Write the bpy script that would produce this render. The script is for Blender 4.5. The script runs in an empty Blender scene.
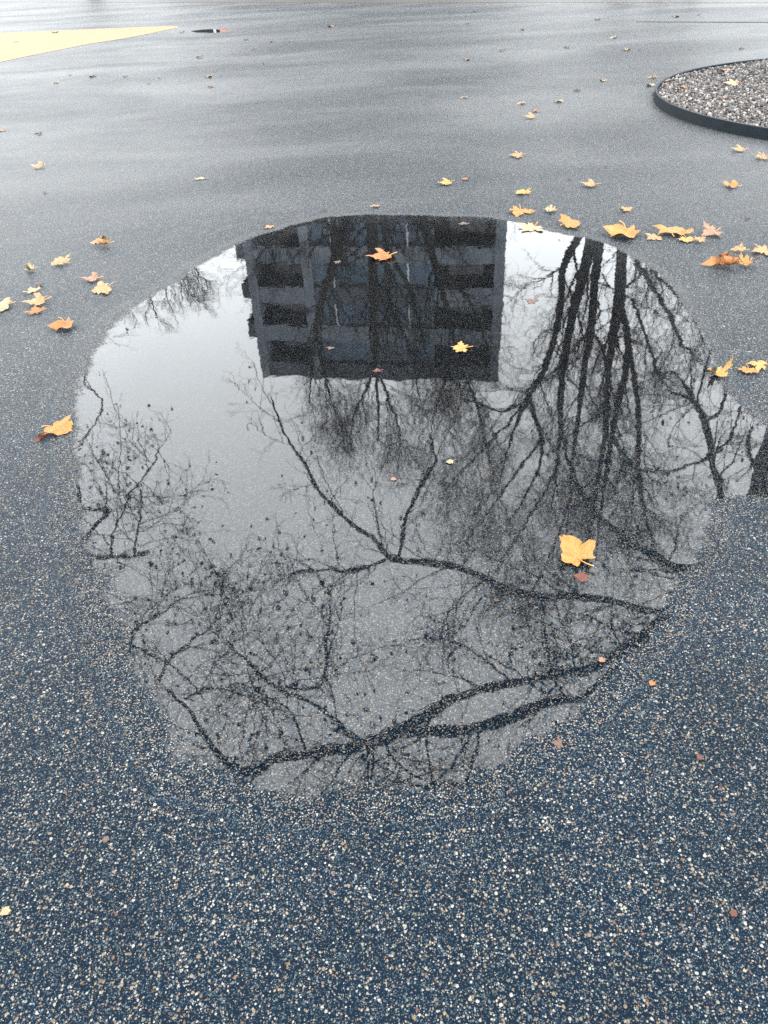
import bpy, math, random
import numpy as np
R = math.radians
random.seed(7)
rng = np.random.default_rng(11)
scene = bpy.context.scene
COL = scene.collection

# ------------------------------------------------------------------ camera
F = 769.0; PITCH = R(36.8); ROLL = R(3.1); H = 1.5
fw = np.array([0, math.cos(PITCH), -math.sin(PITCH)])
r0 = np.array([1.0, 0, 0]); u0 = np.array([0, math.sin(PITCH), math.cos(PITCH)])
rv = math.cos(ROLL) * r0 - math.sin(ROLL) * u0
uv = math.cos(ROLL) * u0 + math.sin(ROLL) * r0
import mathutils
cam_d = bpy.data.cameras.new('camera'); cam = bpy.data.objects.new('camera', cam_d); COL.objects.link(cam)
m = mathutils.Matrix.Identity(4)
for i in range(3):
    m[i][0] = rv[i]; m[i][1] = uv[i]; m[i][2] = -fw[i]
m[2][3] = H
cam.matrix_world = m
cam_d.sensor_fit = 'VERTICAL'; cam_d.sensor_height = 24.0; cam_d.lens = F / 1024 * 24
cam_d.clip_start = 0.05; cam_d.clip_end = 3000
scene.camera = cam

def ray(x, y):
    d = fw * F + rv * (x - 384) - uv * (y - 512)
    return d / np.linalg.norm(d)
def gp(x, y, z=0.0):                       # a spot on the ground
    d = ray(x, y); return np.array([0, 0, H]) + d * ((z - H) / d[2])
def rd(x, y, D):                           # a point at distance D that the water mirrors
    d = ray(x, y) * [1, 1, -1]; t = D / math.hypot(d[0], d[1]); return np.array([0, 0, -H]) + d * t, t
def rz(x, y, z):                           # a point at height z that the water mirrors
    d = ray(x, y) * [1, 1, -1]; t = (z + H) / d[2]; return np.array([0, 0, -H]) + d * t, t

# ------------------------------------------------------------------ object helpers
def tag(o, label=None, cat=None, group=None, kind=None):
    if label: o['label'] = label
    if cat: o['category'] = cat
    if group: o['group'] = group
    if kind: o['kind'] = kind
    return o
def empty(name, loc=(0, 0, 0), rz_=0.0):
    o = bpy.data.objects.new(name, None); COL.objects.link(o); o.location = loc; o.rotation_euler = (0, 0, rz_)
    o.empty_display_size = 0.1
    return o
def mesh_np(name, V, faces_by_n, smooth=True):
    """faces_by_n: list of (M,n) index arrays"""
    me = bpy.data.meshes.new(name)
    V = np.asarray(V, dtype=np.float32)
    me.vertices.add(len(V)); me.vertices.foreach_set('co', V.ravel())
    tot = np.concatenate([np.full(len(f), f.shape[1], dtype=np.int32) for f in faces_by_n])
    idx = np.concatenate([f.ravel() for f in faces_by_n]).astype(np.int32)
    me.loops.add(len(idx)); me.loops.foreach_set('vertex_index', idx)
    me.polygons.add(len(tot))
    st = np.concatenate([[0], np.cumsum(tot)[:-1]]).astype(np.int32)
    me.polygons.foreach_set('loop_start', st); me.polygons.foreach_set('loop_total', tot)
    me.polygons.foreach_set('use_smooth', np.full(len(tot), smooth))
    me.update(calc_edges=True); me.validate()
    return me
def link(name, me, mat, parent=None):
    o = bpy.data.objects.new(name, me); COL.objects.link(o)
    if mat is not None and len(me.materials) == 0: me.materials.append(mat)
    if parent is not None: o.parent = parent
    return o
class Boxes:
    def __init__(s): s.V = []; s.Fq = []
    def box(s, x0, x1, y0, y1, z0, z1):
        b = len(s.V)
        s.V += [(x0, y0, z0), (x1, y0, z0), (x1, y1, z0), (x0, y1, z0), (x0, y0, z1), (x1, y0, z1), (x1, y1, z1), (x0, y1, z1)]
        s.Fq += [[b, b+3, b+2, b+1], [b+4, b+5, b+6, b+7], [b, b+1, b+5, b+4], [b+1, b+2, b+6, b+5], [b+2, b+3, b+7, b+6], [b+3, b, b+4, b+7]]
        return s
    def build(s, name, mat, parent=None):
        me = mesh_np(name, s.V, [np.array(s.Fq)], smooth=False)
        return link(name, me, mat, parent)

# ------------------------------------------------------------------ node helpers
def mat_new(name):
    m = bpy.data.materials.new(name); m.use_nodes = True
    nt = m.node_tree; nt.nodes.clear()
    out = nt.nodes.new('ShaderNodeOutputMaterial'); bs = nt.nodes.new('ShaderNodeBsdfPrincipled')
    nt.links.new(bs.outputs[0], out.inputs[0])
    return m, nt, bs, out
class NT:
    def __init__(s, nt): s.nt = nt
    def n(s, t, **k):
        nd = s.nt.nodes.new(t)
        for a, v in k.items(): setattr(nd, a, v)
        return nd
    def l(s, a, b): s.nt.links.new(a, b)
    def val(s, sock, v):
        if isinstance(v, (int, float)): sock.default_value = v
        elif isinstance(v, tuple): sock.default_value = v if len(v) == 4 or sock.type != 'RGBA' else (*v, 1)
        else: s.l(v, sock)
    def math(s, op, a, b=0.0, c=None, clamp=False):
        nd = s.n('ShaderNodeMath', operation=op, use_clamp=clamp)
        s.val(nd.inputs[0], a); s.val(nd.inputs[1], b)
        if c is not None: s.val(nd.inputs[2], c)
        return nd.outputs[0]
    def mix(s, f, a, b, bt='MIX'):
        nd = s.n('ShaderNodeMix', data_type='RGBA', blend_type=bt)
        s.val(nd.inputs[0], f); s.val(nd.inputs[6], a); s.val(nd.inputs[7], b)
        return nd.outputs[2]
    def mixf(s, f, a, b):
        nd = s.n('ShaderNodeMix', data_type='FLOAT')
        s.val(nd.inputs[0], f); s.val(nd.inputs[2], a); s.val(nd.inputs[3], b)
        return nd.outputs[0]
    def rng(s, v, a, b, c=0.0, d=1.0, smooth=False):
        nd = s.n('ShaderNodeMapRange', interpolation_type='SMOOTHSTEP' if smooth else 'LINEAR')
        s.val(nd.inputs[0], v); s.val(nd.inputs[1], a); s.val(nd.inputs[2], b); s.val(nd.inputs[3], c); s.val(nd.inputs[4], d)
        return nd.outputs[0]
    def noise(s, vec, scale, detail=3, rough=0.5, dist=0.0):
        nd = s.n('ShaderNodeTexNoise'); s.val(nd.inputs['Vector'], vec)
        nd.inputs['Scale'].default_value = scale; nd.inputs['Detail'].default_value = detail
        nd.inputs['Roughness'].default_value = rough; nd.inputs['Distortion'].default_value = dist
        return nd
    def vor(s, vec, scale, feature='F1', rand=1.0):
        nd = s.n('ShaderNodeTexVoronoi', feature=feature); s.val(nd.inputs['Vector'], vec)
        nd.inputs['Scale'].default_value = scale; nd.inputs['Randomness'].default_value = rand
        return nd
    def ramp(s, f, stops, interp='LINEAR'):
        nd = s.n('ShaderNodeValToRGB'); s.val(nd.inputs[0], f)
        cr = nd.color_ramp; cr.interpolation = interp
        while len(cr.elements) < len(stops): cr.elements.new(0.5)
        for e, (p, c) in zip(cr.elements, stops):
            e.position = p; e.color = (*c, 1)
        return nd.outputs[0]
    def sep(s, c):
        nd = s.n('ShaderNodeSeparateColor'); s.l(c, nd.inputs[0]); return nd.outputs

def chips(N, vec, scale, frac, size, seed):
    """stone chips: returns mask, random value, dome height"""
    mp = N.n('ShaderNodeMapping'); N.l(vec, mp.inputs[0]); mp.inputs['Location'].default_value = (seed, seed * 1.7, seed * 0.3)
    w = N.noise(mp.outputs[0], scale * 1.6, 1)
    off = N.n('ShaderNodeVectorMath', operation='MULTIPLY_ADD')
    N.l(w.outputs['Color'], off.inputs[0]); off.inputs[1].default_value = (0.55 / scale,) * 3; N.l(mp.outputs[0], off.inputs[2])
    v = N.vor(off.outputs[0], scale)
    c = N.sep(v.outputs['Color'])
    on = N.math('GREATER_THAN', c[0], 1 - frac)
    r_ = N.math('MULTIPLY_ADD', c[1], size * 0.6, size * 0.55)
    dome = N.math('SUBTRACT', 1.0, N.math('DIVIDE', v.outputs['Distance'], r_), clamp=True)
    shape = N.rng(dome, 0.0, 0.22)
    return N.math('MULTIPLY', on, shape), c[2], N.math('MULTIPLY', dome, on), v

# ------------------------------------------------------------------ asphalt (dry part, and the bed under the puddle)
def asphalt(name, water=False):
    m, nt, bs, out = mat_new(name); N = NT(nt)
    tc = N.n('ShaderNodeTexCoord'); vec = tc.outputs['Object']
    fine = N.noise(vec, 420, 3, 0.7); mid = N.noise(vec, 60, 3, 0.6); mpb = N.n('ShaderNodeMapping'); N.l(vec, mpb.inputs[0]); mpb.inputs['Scale'].default_value = (0.5, 1.0, 1.0); mpb.inputs['Rotation'].default_value = (0, 0, 0.12); big = N.noise(mpb.outputs[0], 0.62, 4, 0.55, 0.5); pat = N.noise(vec, 3.2, 3, 0.55)
    base = N.mix(N.rng(fine.outputs[0], 0.32, 0.7), (0.0008, 0.0030, 0.0066, 1), (0.0040, 0.0092, 0.0160, 1))
    base = N.mix(N.rng(mid.outputs[0], 0.35, 0.7, 0, 0.5), base, (0.003, 0.006, 0.011, 1))
    stone = lambda rnd: N.ramp(rnd, [(0, (0.006, 0.013, 0.020)), (0.28, (0.017, 0.029, 0.038)), (0.50, (0.042, 0.055, 0.062)), (0.64, (0.080, 0.084, 0.082)), (0.69, (0.080, 0.050, 0.029)), (0.79, (0.115, 0.093, 0.064)), (0.94, (0.20, 0.195, 0.178)), (0.99, (0.07, 0.032, 0.018))])
    c = base; hts = []
    for sc, fr, sz, sd in ((400, .46, .62, 1.3), (250, .34, .58, 5.1), (150, .14, .54, 9.7)):
        mk, rnd, dm, v = chips(N, vec, sc, fr, sz, sd)
        c = N.mix(N.math('MULTIPLY', mk, 0.93), c, stone(rnd)); hts.append((dm, sc))
    tone = N.rng(pat.outputs[0], 0.25, 0.75, 0.82, 1.18)
    tm = N.n('ShaderNodeVectorMath', operation='SCALE'); N.l(c, tm.inputs[0]); N.l(tone, tm.inputs['Scale'])
    c = tm.outputs[0]
    N.l(c, bs.inputs['Base Color'])
    # relief of the grains
    h = N.math('MULTIPLY', fine.outputs[0], 0.0011)
    for dm, sc in hts: h = N.math('ADD', h, N.math('MULTIPLY', dm, 0.24 / sc))
    bmp = N.n('ShaderNodeBump'); bmp.inputs['Distance'].default_value = 1.0
    N.l(h, bmp.inputs['Height'])
    # gloss of the damp surface, uneven: worn and dry streaks against damp ones
    gl = N.math('ADD', N.math('MULTIPLY', N.rng(big.outputs[0], 0.36, 0.64), 0.7), N.math('MULTIPLY', N.rng(pat.outputs[0], .3, .7), 0.3))
    fr = N.n('ShaderNodeFresnel'); fr.inputs['IOR'].default_value = 1.333
    f0 = N.math('MAXIMUM', N.math('SUBTRACT', fr.outputs[0], 0.0175), 0.0)
    fq = N.math('DIVIDE', f0, N.math('MULTIPLY_ADD', f0, 2.9, 1.0))
    spec = N.math('MULTIPLY', fq, N.mixf(gl, SPEC[0], SPEC[1])); rough = N.mixf(gl, 0.46, 0.38)
    bmp.inputs['Strength'].default_value = 0.6
    bs.inputs['Specular IOR Level'].default_value = 0.0; bs.inputs['Roughness'].default_value = 1.0
    gls = N.n('ShaderNodeBsdfAnisotropic', distribution='GGX'); gls.inputs['Color'].default_value = (1.0, 0.985, 0.965, 1); N.l(rough, gls.inputs['Roughness'])
    N.l(bmp.outputs[0], bs.inputs['Normal']); N.l(bmp.outputs[0], gls.inputs['Normal'])
    dms = N.n('ShaderNodeMixShader'); N.l(spec, dms.inputs[0]); N.l(bs.outputs[0], dms.inputs[1]); N.l(gls.outputs[0], dms.inputs[2])
    if not water:
        N.l(dms.outputs[0], out.inputs[0])
        return m
    # under and on the water: the film covers the surface where it is deeper than the grains are high
    at = N.n('ShaderNodeAttribute', attribute_name='depth'); depth = at.outputs['Fac']
    g1 = N.noise(vec, 150, 2, 0.7); g2 = N.noise(vec, 7, 3, 0.6)
    grain = N.math('ADD', N.math('MULTIPLY', g1.outputs[0], 0.8), N.math('MULTIPLY', g2.outputs[0], 0.95))
    grain = N.math('ADD', N.math('MULTIPLY', hts[1][0], 0.35), grain)
    grain = N.math('ADD', N.math('MULTIPLY', hts[2][0], 0.45), grain)
    lev = N.math('SUBTRACT', N.math('MULTIPLY_ADD', depth, 1.15, 0.52), grain)
    mkk = N.n('ShaderNodeAttribute', attribute_name='murk')
    lev = N.math('ADD', lev, N.math('MULTIPLY_ADD', mkk.outputs['Fac'], 0.24, -0.08))
    wet = N.rng(lev, -0.05, 0.06, smooth=True)
    dry = dms
    wb = N.n('ShaderNodeBsdfPrincipled')
    sc_ = N.n('ShaderNodeVectorMath', operation='SCALE'); N.l(c, sc_.inputs[0])
    dp = N.n('ShaderNodeAttribute', attribute_name='murk'); N.l(N.mixf(dp.outputs['Fac'], 0.50, 0.20), sc_.inputs['Scale'])
    N.l(sc_.outputs[0], wb.inputs['Base Color']); wb.inputs['Roughness'].default_value = 0.0
    wb.inputs['IOR'].default_value = 1.45
    rip = N.noise(vec, 9, 2, 0.5); rb = N.n('ShaderNodeBump'); rb.inputs['Strength'].default_value = 1.0; rb.inputs['Distance'].default_value = 1.0
    hh = N.math('ADD', N.math('MULTIPLY', rip.outputs[0], 0.00022), N.math('MULTIPLY', g1.outputs[0], 0.000008))
    N.l(hh, rb.inputs['Height']); N.l(rb.outputs[0], wb.inputs['Normal'])
    ms = N.n('ShaderNodeMixShader'); N.l(wet, ms.inputs[0]); N.l(dry.outputs[0], ms.inputs[1]); N.l(wb.outputs[0], ms.inputs[2])
    N.l(ms.outputs[0], out.inputs[0])
    return m
SPEC = (0.80, 0.50)
M_ASPH = asphalt('damp asphalt'); M_WATER = asphalt('puddle water over asphalt', True)

def simple(name, col, rough=0.7, spec=0.3, var=0.25, scale=8, bump=0.0, bscale=40, metallic=0.0):
    m, nt, bs, out = mat_new(name); N = NT(nt)
    tc = N.n('ShaderNodeTexCoord'); nz = N.noise(tc.outputs['Object'], scale, 4, 0.6)
    a = tuple(x * (1 - var) for x in col); b = tuple(min(1, x * (1 + var)) for x in col)
    N.l(N.mix(N.rng(nz.outputs[0], 0.3, 0.7), (*a, 1), (*b, 1)), bs.inputs['Base Color'])
    bs.inputs['Roughness'].default_value = rough; bs.inputs['Specular IOR Level'].default_value = spec; bs.inputs['Metallic'].default_value = metallic
    if bump:
        bz = N.noise(tc.outputs['Object'], bscale, 4, 0.6); bp = N.n('ShaderNodeBump'); bp.inputs['Distance'].default_value = bump
        N.l(bz.outputs[0], bp.inputs['Height']); N.l(bp.outputs[0], bs.inputs['Normal'])
    return m
M_BARK = simple('plane bark', (0.028, 0.025, 0.022), 0.85, 0.15, 0.45, 3.0, 0.02, 14)
M_TWIG = simple('twig bark', (0.022, 0.019, 0.016), 0.85, 0.1, 0.2, 5.0)
M_DRY = simple('dried hanging leaves', (0.06, 0.038, 0.02), 0.8, 0.1, 0.3, 5.0)
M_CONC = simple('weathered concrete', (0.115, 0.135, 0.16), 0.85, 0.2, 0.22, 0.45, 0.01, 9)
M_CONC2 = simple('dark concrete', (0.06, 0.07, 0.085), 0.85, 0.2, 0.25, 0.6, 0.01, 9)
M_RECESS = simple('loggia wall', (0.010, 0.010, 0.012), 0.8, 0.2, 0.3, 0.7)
M_FRAME = simple('pale window frame', (0.42, 0.45, 0.48), 0.5, 0.3, 0.1, 2)
M_BLUE = simple('blue window glass', (0.014, 0.045, 0.085), 0.12, 0.5, 0.5, 0.35)
M_DGLASS = simple('dark window glass', (0.008, 0.012, 0.018), 0.1, 0.5, 0.4, 0.4)
M_YEL = simple('yellow rubber paint', (0.165, 0.134, 0.085), 0.9, 0.10, 0.28, 26, 0.002, 120)
M_STEEL = simple('dark blue steel edging', (0.004, 0.008, 0.011), 0.6, 0.2, 0.35, 9, 0.001, 60)
M_SOIL = simple('gravel bed soil', (0.09, 0.075, 0.065), 0.9, 0.1, 0.4, 30, 0.004, 90)
M_PLAZA = simple('pale concrete paving', (0.040, 0.036, 0.032), 0.6, 0.35, 0.15, 0.5, 0.002, 60)
M_JOINT = simple('joint filler', (0.02, 0.023, 0.026), 0.8, 0.2, 0.3, 10)

# ------------------------------------------------------------------ ground
def disc_sheet(name, z, rad, mat):
    th = np.linspace(0, 2 * math.pi, 97)[:-1]
    V = [(0, 0, z)]; Fq = []; Ft = []
    rs = [3, 8, 20, 60, 200, rad]
    for r_ in rs: V += [(r_ * math.cos(t), r_ * math.sin(t), z) for t in th]
    n = len(th)
    Ft = [[0, 1 + i, 1 + (i + 1) % n] for i in range(n)]
    for k in range(len(rs) - 1):
        a = 1 + k * n; b = a + n
        Fq += [[a + i, b + i, b + (i + 1) % n, a + (i + 1) % n] for i in range(n)]
    return link(name, mesh_np(name, V, [np.array(Ft), np.array(Fq)], False), mat)
g = disc_sheet('ground', 0.0, 900, M_ASPH); tag(g, kind='structure', label='damp dark blue asphalt sprinkled with pale stone chips')

def catmull(P, k=8, closed=True):
    P = np.array(P, float); n = len(P); out = []
    for i in range(n if closed else n - 1):
        if closed: p = [P[(i + j) % n] for j in (-1, 0, 1, 2)]
        else: p = [P[max(i - 1, 0)], P[i], P[i + 1], P[min(i + 2, n - 1)]]
        for s in range(k):
            t = s / k
            out.append(0.5 * ((2 * p[1]) + (-p[0] + p[2]) * t + (2 * p[0] - 5 * p[1] + 4 * p[2] - p[3]) * t * t + (-p[0] + 3 * p[1] - 3 * p[2] + p[3]) * t ** 3))
    if not closed: out.append(P[-1])
    return np.array(out)

def puddle(name, px, z, soft, step, mat, rag=0.012, soft_fn=None):
    out = catmull([gp(x, y)[:2] for x, y in px], 8)
    c = out.mean(0); seg = np.roll(out, -1, 0)
    # ragged rim
    ang = np.arange(len(out)); nrm = (out - c); nrm /= np.linalg.norm(nrm, axis=1)[:, None]
    out = out + nrm * (rag * (np.sin(ang * 0.9) * 0.5 + np.sin(ang * 2.3 + 1) * 0.5 + np.sin(ang * .31 + 2)))[:, None]
    seg = np.roll(out, -1, 0)
    lo = out.min(0) - 0.1; hi = out.max(0) + 0.1
    xs = np.arange(lo[0], hi[0], step); ys = np.arange(lo[1], hi[1], step)
    X, Y = np.meshgrid(xs, ys, indexing='ij'); Pt = np.stack([X.ravel(), Y.ravel()], 1)
    # signed distance
    d = np.full(len(Pt), 1e9); ins = np.zeros(len(Pt), bool)
    for a, b in zip(out, seg):
        ab = b - a; t = np.clip(((Pt - a) @ ab) / (ab @ ab + 1e-12), 0, 1)
        d = np.minimum(d, np.linalg.norm(Pt - (a + t[:, None] * ab), axis=1))
        cr = ((a[1] > Pt[:, 1]) != (b[1] > Pt[:, 1]))
        xx = a[0] + (Pt[:, 1] - a[1]) * ab[0] / (ab[1] if abs(ab[1]) > 1e-12 else 1e-12)
        ins ^= cr & (Pt[:, 0] < xx)
    sd = np.where(ins, d, -d)
    sf = soft if soft_fn is None else soft_fn(Pt, soft)
    dep = np.clip(sd / sf, -1, 1)
    keep = dep.reshape(X.shape) > -0.55
    ny = len(ys); I = np.arange(len(Pt)).reshape(X.shape)
    k = keep[:-1, :-1] & keep[1:, :-1] & keep[1:, 1:] & keep[:-1, 1:]
    Q = np.stack([I[:-1, :-1][k], I[1:, :-1][k], I[1:, 1:][k], I[:-1, 1:][k]], 1)
    used = np.unique(Q); remap = -np.ones(len(Pt), int); remap[used] = np.arange(len(used))
    zz_ = np.clip((dep[used] + .5) / .5, 0, 1); V = np.c_[Pt[used], .0004 + (z - .0004) * zz_ * zz_ * (3 - 2 * zz_)]
    me = mesh_np(name, V, [remap[Q]], True)
    at = me.attributes.new('depth', 'FLOAT', 'POINT'); at.data.foreach_set('value', dep[used].astype(np.float32))
    mk = np.clip(sd[used] / 0.35, 0, 1) * np.clip((V[:, 1] - 1.3) / 1.7, 0, 1)
    at = me.attributes.new('murk', 'FLOAT', 'POINT'); at.data.foreach_set('value', mk.astype(np.float32))
    return link(name, me, mat)
PX = [(243,240),(285,226),(325,217),(380,214),(440,215),(500,219),(540,228),(580,236),(615,246),(645,261),(668,280),(692,306),(708,335),(722,365),(742,400),(768,425),(800,450),(790,506),(752,503),(728,513),(720,543),(706,574),(684,617),(650,662),(622,698),(578,732),(530,764),(488,798),(430,812),(370,818),(305,814),(240,811),(193,794),(153,760),(122,712),(107,660),(85,613),(69,566),(60,520),(57,470),(60,420),(74,370),(90,342),(120,314),(160,286),(200,262)]
def softf(P, s):   # shallower, wider fade on the left and near sides
    ang = np.arctan2(P[:, 1] - 2.6, P[:, 0] - 0.05)
    left = np.clip(-np.cos(ang), 0, 1); near = np.clip(-np.sin(ang), 0, 1)
    return s * (1 + 1.4 * left + 0.7 * near)
w = puddle('puddle', PX, 0.004, 0.075, 0.012, M_WATER, soft_fn=softf)
tag(w, kind='structure', label='large still rain puddle mirroring bare trees and a tower block')
w = puddle('puddle', [(190,31.5),(200,29.8),(212,29.2),(224,30.0),(233,31),(222,32.6),(210,33.4),(198,33)], 0.004, 0.10, 0.03, M_WATER, rag=0.02)
tag(w, kind='structure', label='thin far dark puddle beyond the tip of the yellow paint')

def flat_poly(name, pts, z, mat, kind='structure', label=None):
    n = len(pts); V = [(p[0], p[1], z) for p in pts]
    me = bpy.data.meshes.new(name); me.from_pydata(V, [], [list(range(n))]); me.update()
    if me.polygons[0].normal.z < 0: me.flip_normals()
    o = link(name, me, mat); tag(o, kind=kind, label=label); return o
yp = [gp(*q) for q in [(-150, 36), (-60, 34.6), (0, 33), (60, 30.6), (120, 28.0), (172, 26.2), (178, 28), (168, 30), (128, 38), (90, 44), (60, 50), (30, 56), (0, 62.5), (-60, 78), (-150, 104)]]
flat_poly('yellow_paint', catmull(yp, 4), 0.004, M_YEL, label='pale yellow painted area narrowing to a point')
jl = [gp(*q) for q in [(636,21.6),(700,21.8),(900,22.5),(900,23.3),(700,22.5),(636,22.2)]]
flat_poly('joint_line', jl, 0.004, M_JOINT, label='thin straight joint in the far paving')
pv = [gp(*q) for q in [(-200,2.5),(0,2),(150,2.5),(380,3),(560,2.5),(768,3),(1000,4)]]
far = [(70, 15), (120, 60), (0, 140), (-140, 100), (-60, 45)]
flat_poly('paving', [p for p in pv] + [(x, y, 0) for x, y in far], 0.004, M_PLAZA, label='pale concrete paving beyond the asphalt')

# ------------------------------------------------------------------ gravel bed with steel ring
BC = np.array([5.536, 8.24]); BR = 2.568
bed = empty('gravel_bed', (BC[0], BC[1], 0)); tag(bed, 'round gravel tree bed held by a dark steel ring', 'gravel bed')
def lathe(name, prof, mat, parent, n=160):
    th = np.arange(n) * 2 * math.pi / n; k = len(prof)
    V = [(r_ * math.cos(t), r_ * math.sin(t), z) for (r_, z) in prof for t in th]; Q = []
    for j in range(k):
        a = j * n; b = ((j + 1) % k) * n
        Q += [[a + i, a + (i + 1) % n, b + (i + 1) % n, b + i] for i in range(n)]
    return link(name, mesh_np(name, V, [np.array(Q)], False), mat, parent)
lathe('edging', [(BR + .012, 0.0), (BR + .012, .088), (BR + .009, .092), (BR - .009, .092), (BR - .012, .088), (BR - .012, 0.0)], M_STEEL, bed)
th = np.arange(96) * 2 * math.pi / 96
so = link('soil', mesh_np('soil', [(0, 0, .062)] + [((BR - .013) * math.cos(t), (BR - .013) * math.sin(t), .052) for t in th], [np.array([[0, 1 + i, 1 + (i + 1) % 96] for i in range(96)])], True), M_SOIL, bed)
def stone_mat():
    m, nt, bs, out = mat_new('gravel stones'); N = NT(nt)
    at = N.n('ShaderNodeAttribute', attribute_name='tint')
    N.l(N.ramp(at.outputs['Fac'], [(0, (0.014, 0.015, 0.017)), (.3, (0.052, 0.048, 0.046)), (.55, (0.105, 0.090, 0.080)), (.7, (0.075, 0.072, 0.076)), (.88, (0.17, 0.15, 0.135)), (1, (0.25, 0.24, 0.235))]), bs.inputs['Base Color'])
    bs.inputs['Roughness'].default_value = 0.7; bs.inputs['Specular IOR Level'].default_value = 0.25
    return m
ico_v = np.array([(0,0,1),(.894,0,.447),(.276,.851,.447),(-.724,.526,.447),(-.724,-.526,.447),(.276,-.851,.447),(.724,.526,-.447),(-.276,.851,-.447),(-.894,0,-.447),(-.276,-.851,-.447),(.724,-.526,-.447),(0,0,-1)])
ico_f = np.array([(0,1,2),(0,2,3),(0,3,4),(0,4,5),(0,5,1),(1,6,2),(2,7,3),(3,8,4),(4,9,5),(5,10,1),(6,7,2),(7,8,3),(8,9,4),(9,10,5),(10,6,1),(11,7,6),(11,8,7),(11,9,8),(11,10,9),(11,6,10)])
ns = 30000
rr = (BR - .03) * np.sqrt(rng.uniform(0, 1, ns)); aa = rng.uniform(0, 2 * math.pi, ns)
cx = rr * np.cos(aa); cy = rr * np.sin(aa)
ok = (cx < 1.2); cx = cx[ok]; cy = cy[ok]; ns = len(cx)       # densest where the bed shows
sz = rng.uniform(.007, .018, (ns, 1, 1)) * rng.uniform(.6, 1.2, (ns, 1, 3))
P = ico_v[None] * sz * rng.uniform(.75, 1.2, (ns, 12, 1)); a = rng.uniform(0, 6.28, ns)[:, None]
Pxy = np.stack([P[..., 0] * np.cos(a) - P[..., 1] * np.sin(a), P[..., 0] * np.sin(a) + P[..., 1] * np.cos(a), P[..., 2]], 2)
Pxy += np.stack([cx, cy, 0.060 + rng.uniform(0, .018, ns)], 1)[:, None]
Fi = (ico_f[None] + (np.arange(ns) * 12)[:, None, None]).reshape(-1, 3)
me = mesh_np('gravel', Pxy.reshape(-1, 3), [Fi], False)
at = me.attributes.new('tint', 'FLOAT', 'POINT'); at.data.foreach_set('value', np.repeat(rng.uniform(0, 1, ns), 12).astype(np.float32))
gv = link('gravel', me, stone_mat(), bed); gv['kind'] = 'stuff'

# ------------------------------------------------------------------ trees
def tubes(P, Rr, S):
    """P (N,K,3), Rr (N,K) -> V, quads, caps"""
    N_, K, _ = P.shape
    T = np.gradient(P, axis=1); T /= np.linalg.norm(T, axis=2, keepdims=True) + 1e-9
    ov = P[:, -1] - P[:, 0]; ov /= np.linalg.norm(ov, axis=1, keepdims=True) + 1e-9
    ref = np.where(np.abs(ov[:, 2:3]) < .8, np.array([[0, 0, 1.0]]), np.array([[1.0, 0, 0]]))
    A = np.cross(T, ref[:, None]); A /= np.linalg.norm(A, axis=2, keepdims=True) + 1e-9
    B = np.cross(T, A)
    th = np.arange(S) * 2 * math.pi / S
    V = P[:, :, None] + Rr[:, :, None, None] * (A[:, :, None] * np.cos(th)[None, None, :, None] + B[:, :, None] * np.sin(th)[None, None, :, None])
    i = np.arange(N_)[:, None, None] * K * S; k = np.arange(K - 1)[None, :, None] * S; s = np.arange(S)[None, None]
    s2 = (s + 1) % S
    Q = np.stack(np.broadcast_arrays(i + k + s, i + k + s2, i + k + S + s2, i + k + S + s), -1).reshape(-1, 4)
    return V.reshape(-1, 3), Q
class Wood:
    def __init__(s): s.V = []; s.Q = []; s.n = 0
    def add(s, P, Rr, S):
        V, Q = tubes(P, Rr, S); s.V.append(V); s.Q.append(Q + s.n); s.n += len(V)
    def build(s, name, mat, parent):
        return link(name, mesh_np(name, np.concatenate(s.V), [np.concatenate(s.Q)]), mat, parent)
def resample(P, Rr, K, wob, g):
    C = catmull(np.c_[P, np.array(Rr)[:, None]], 8, False)
    d = np.r_[0, np.cumsum(np.linalg.norm(np.diff(C[:, :3], axis=0), axis=1))]
    t = np.linspace(0, d[-1], K)
    O = np.stack([np.interp(t, d, C[:, j]) for j in range(4)], 1)
    r_ = np.maximum(O[:, 3], 0.003)
    nz = g.normal(0, 1, (K, 3)); nz = (nz + np.roll(nz, 1, 0) + np.roll(nz, -1, 0)) / 3
    nz[0] = nz[-1] = 0
    return O[:, :3] + nz * wob * r_[:, None], r_
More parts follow.
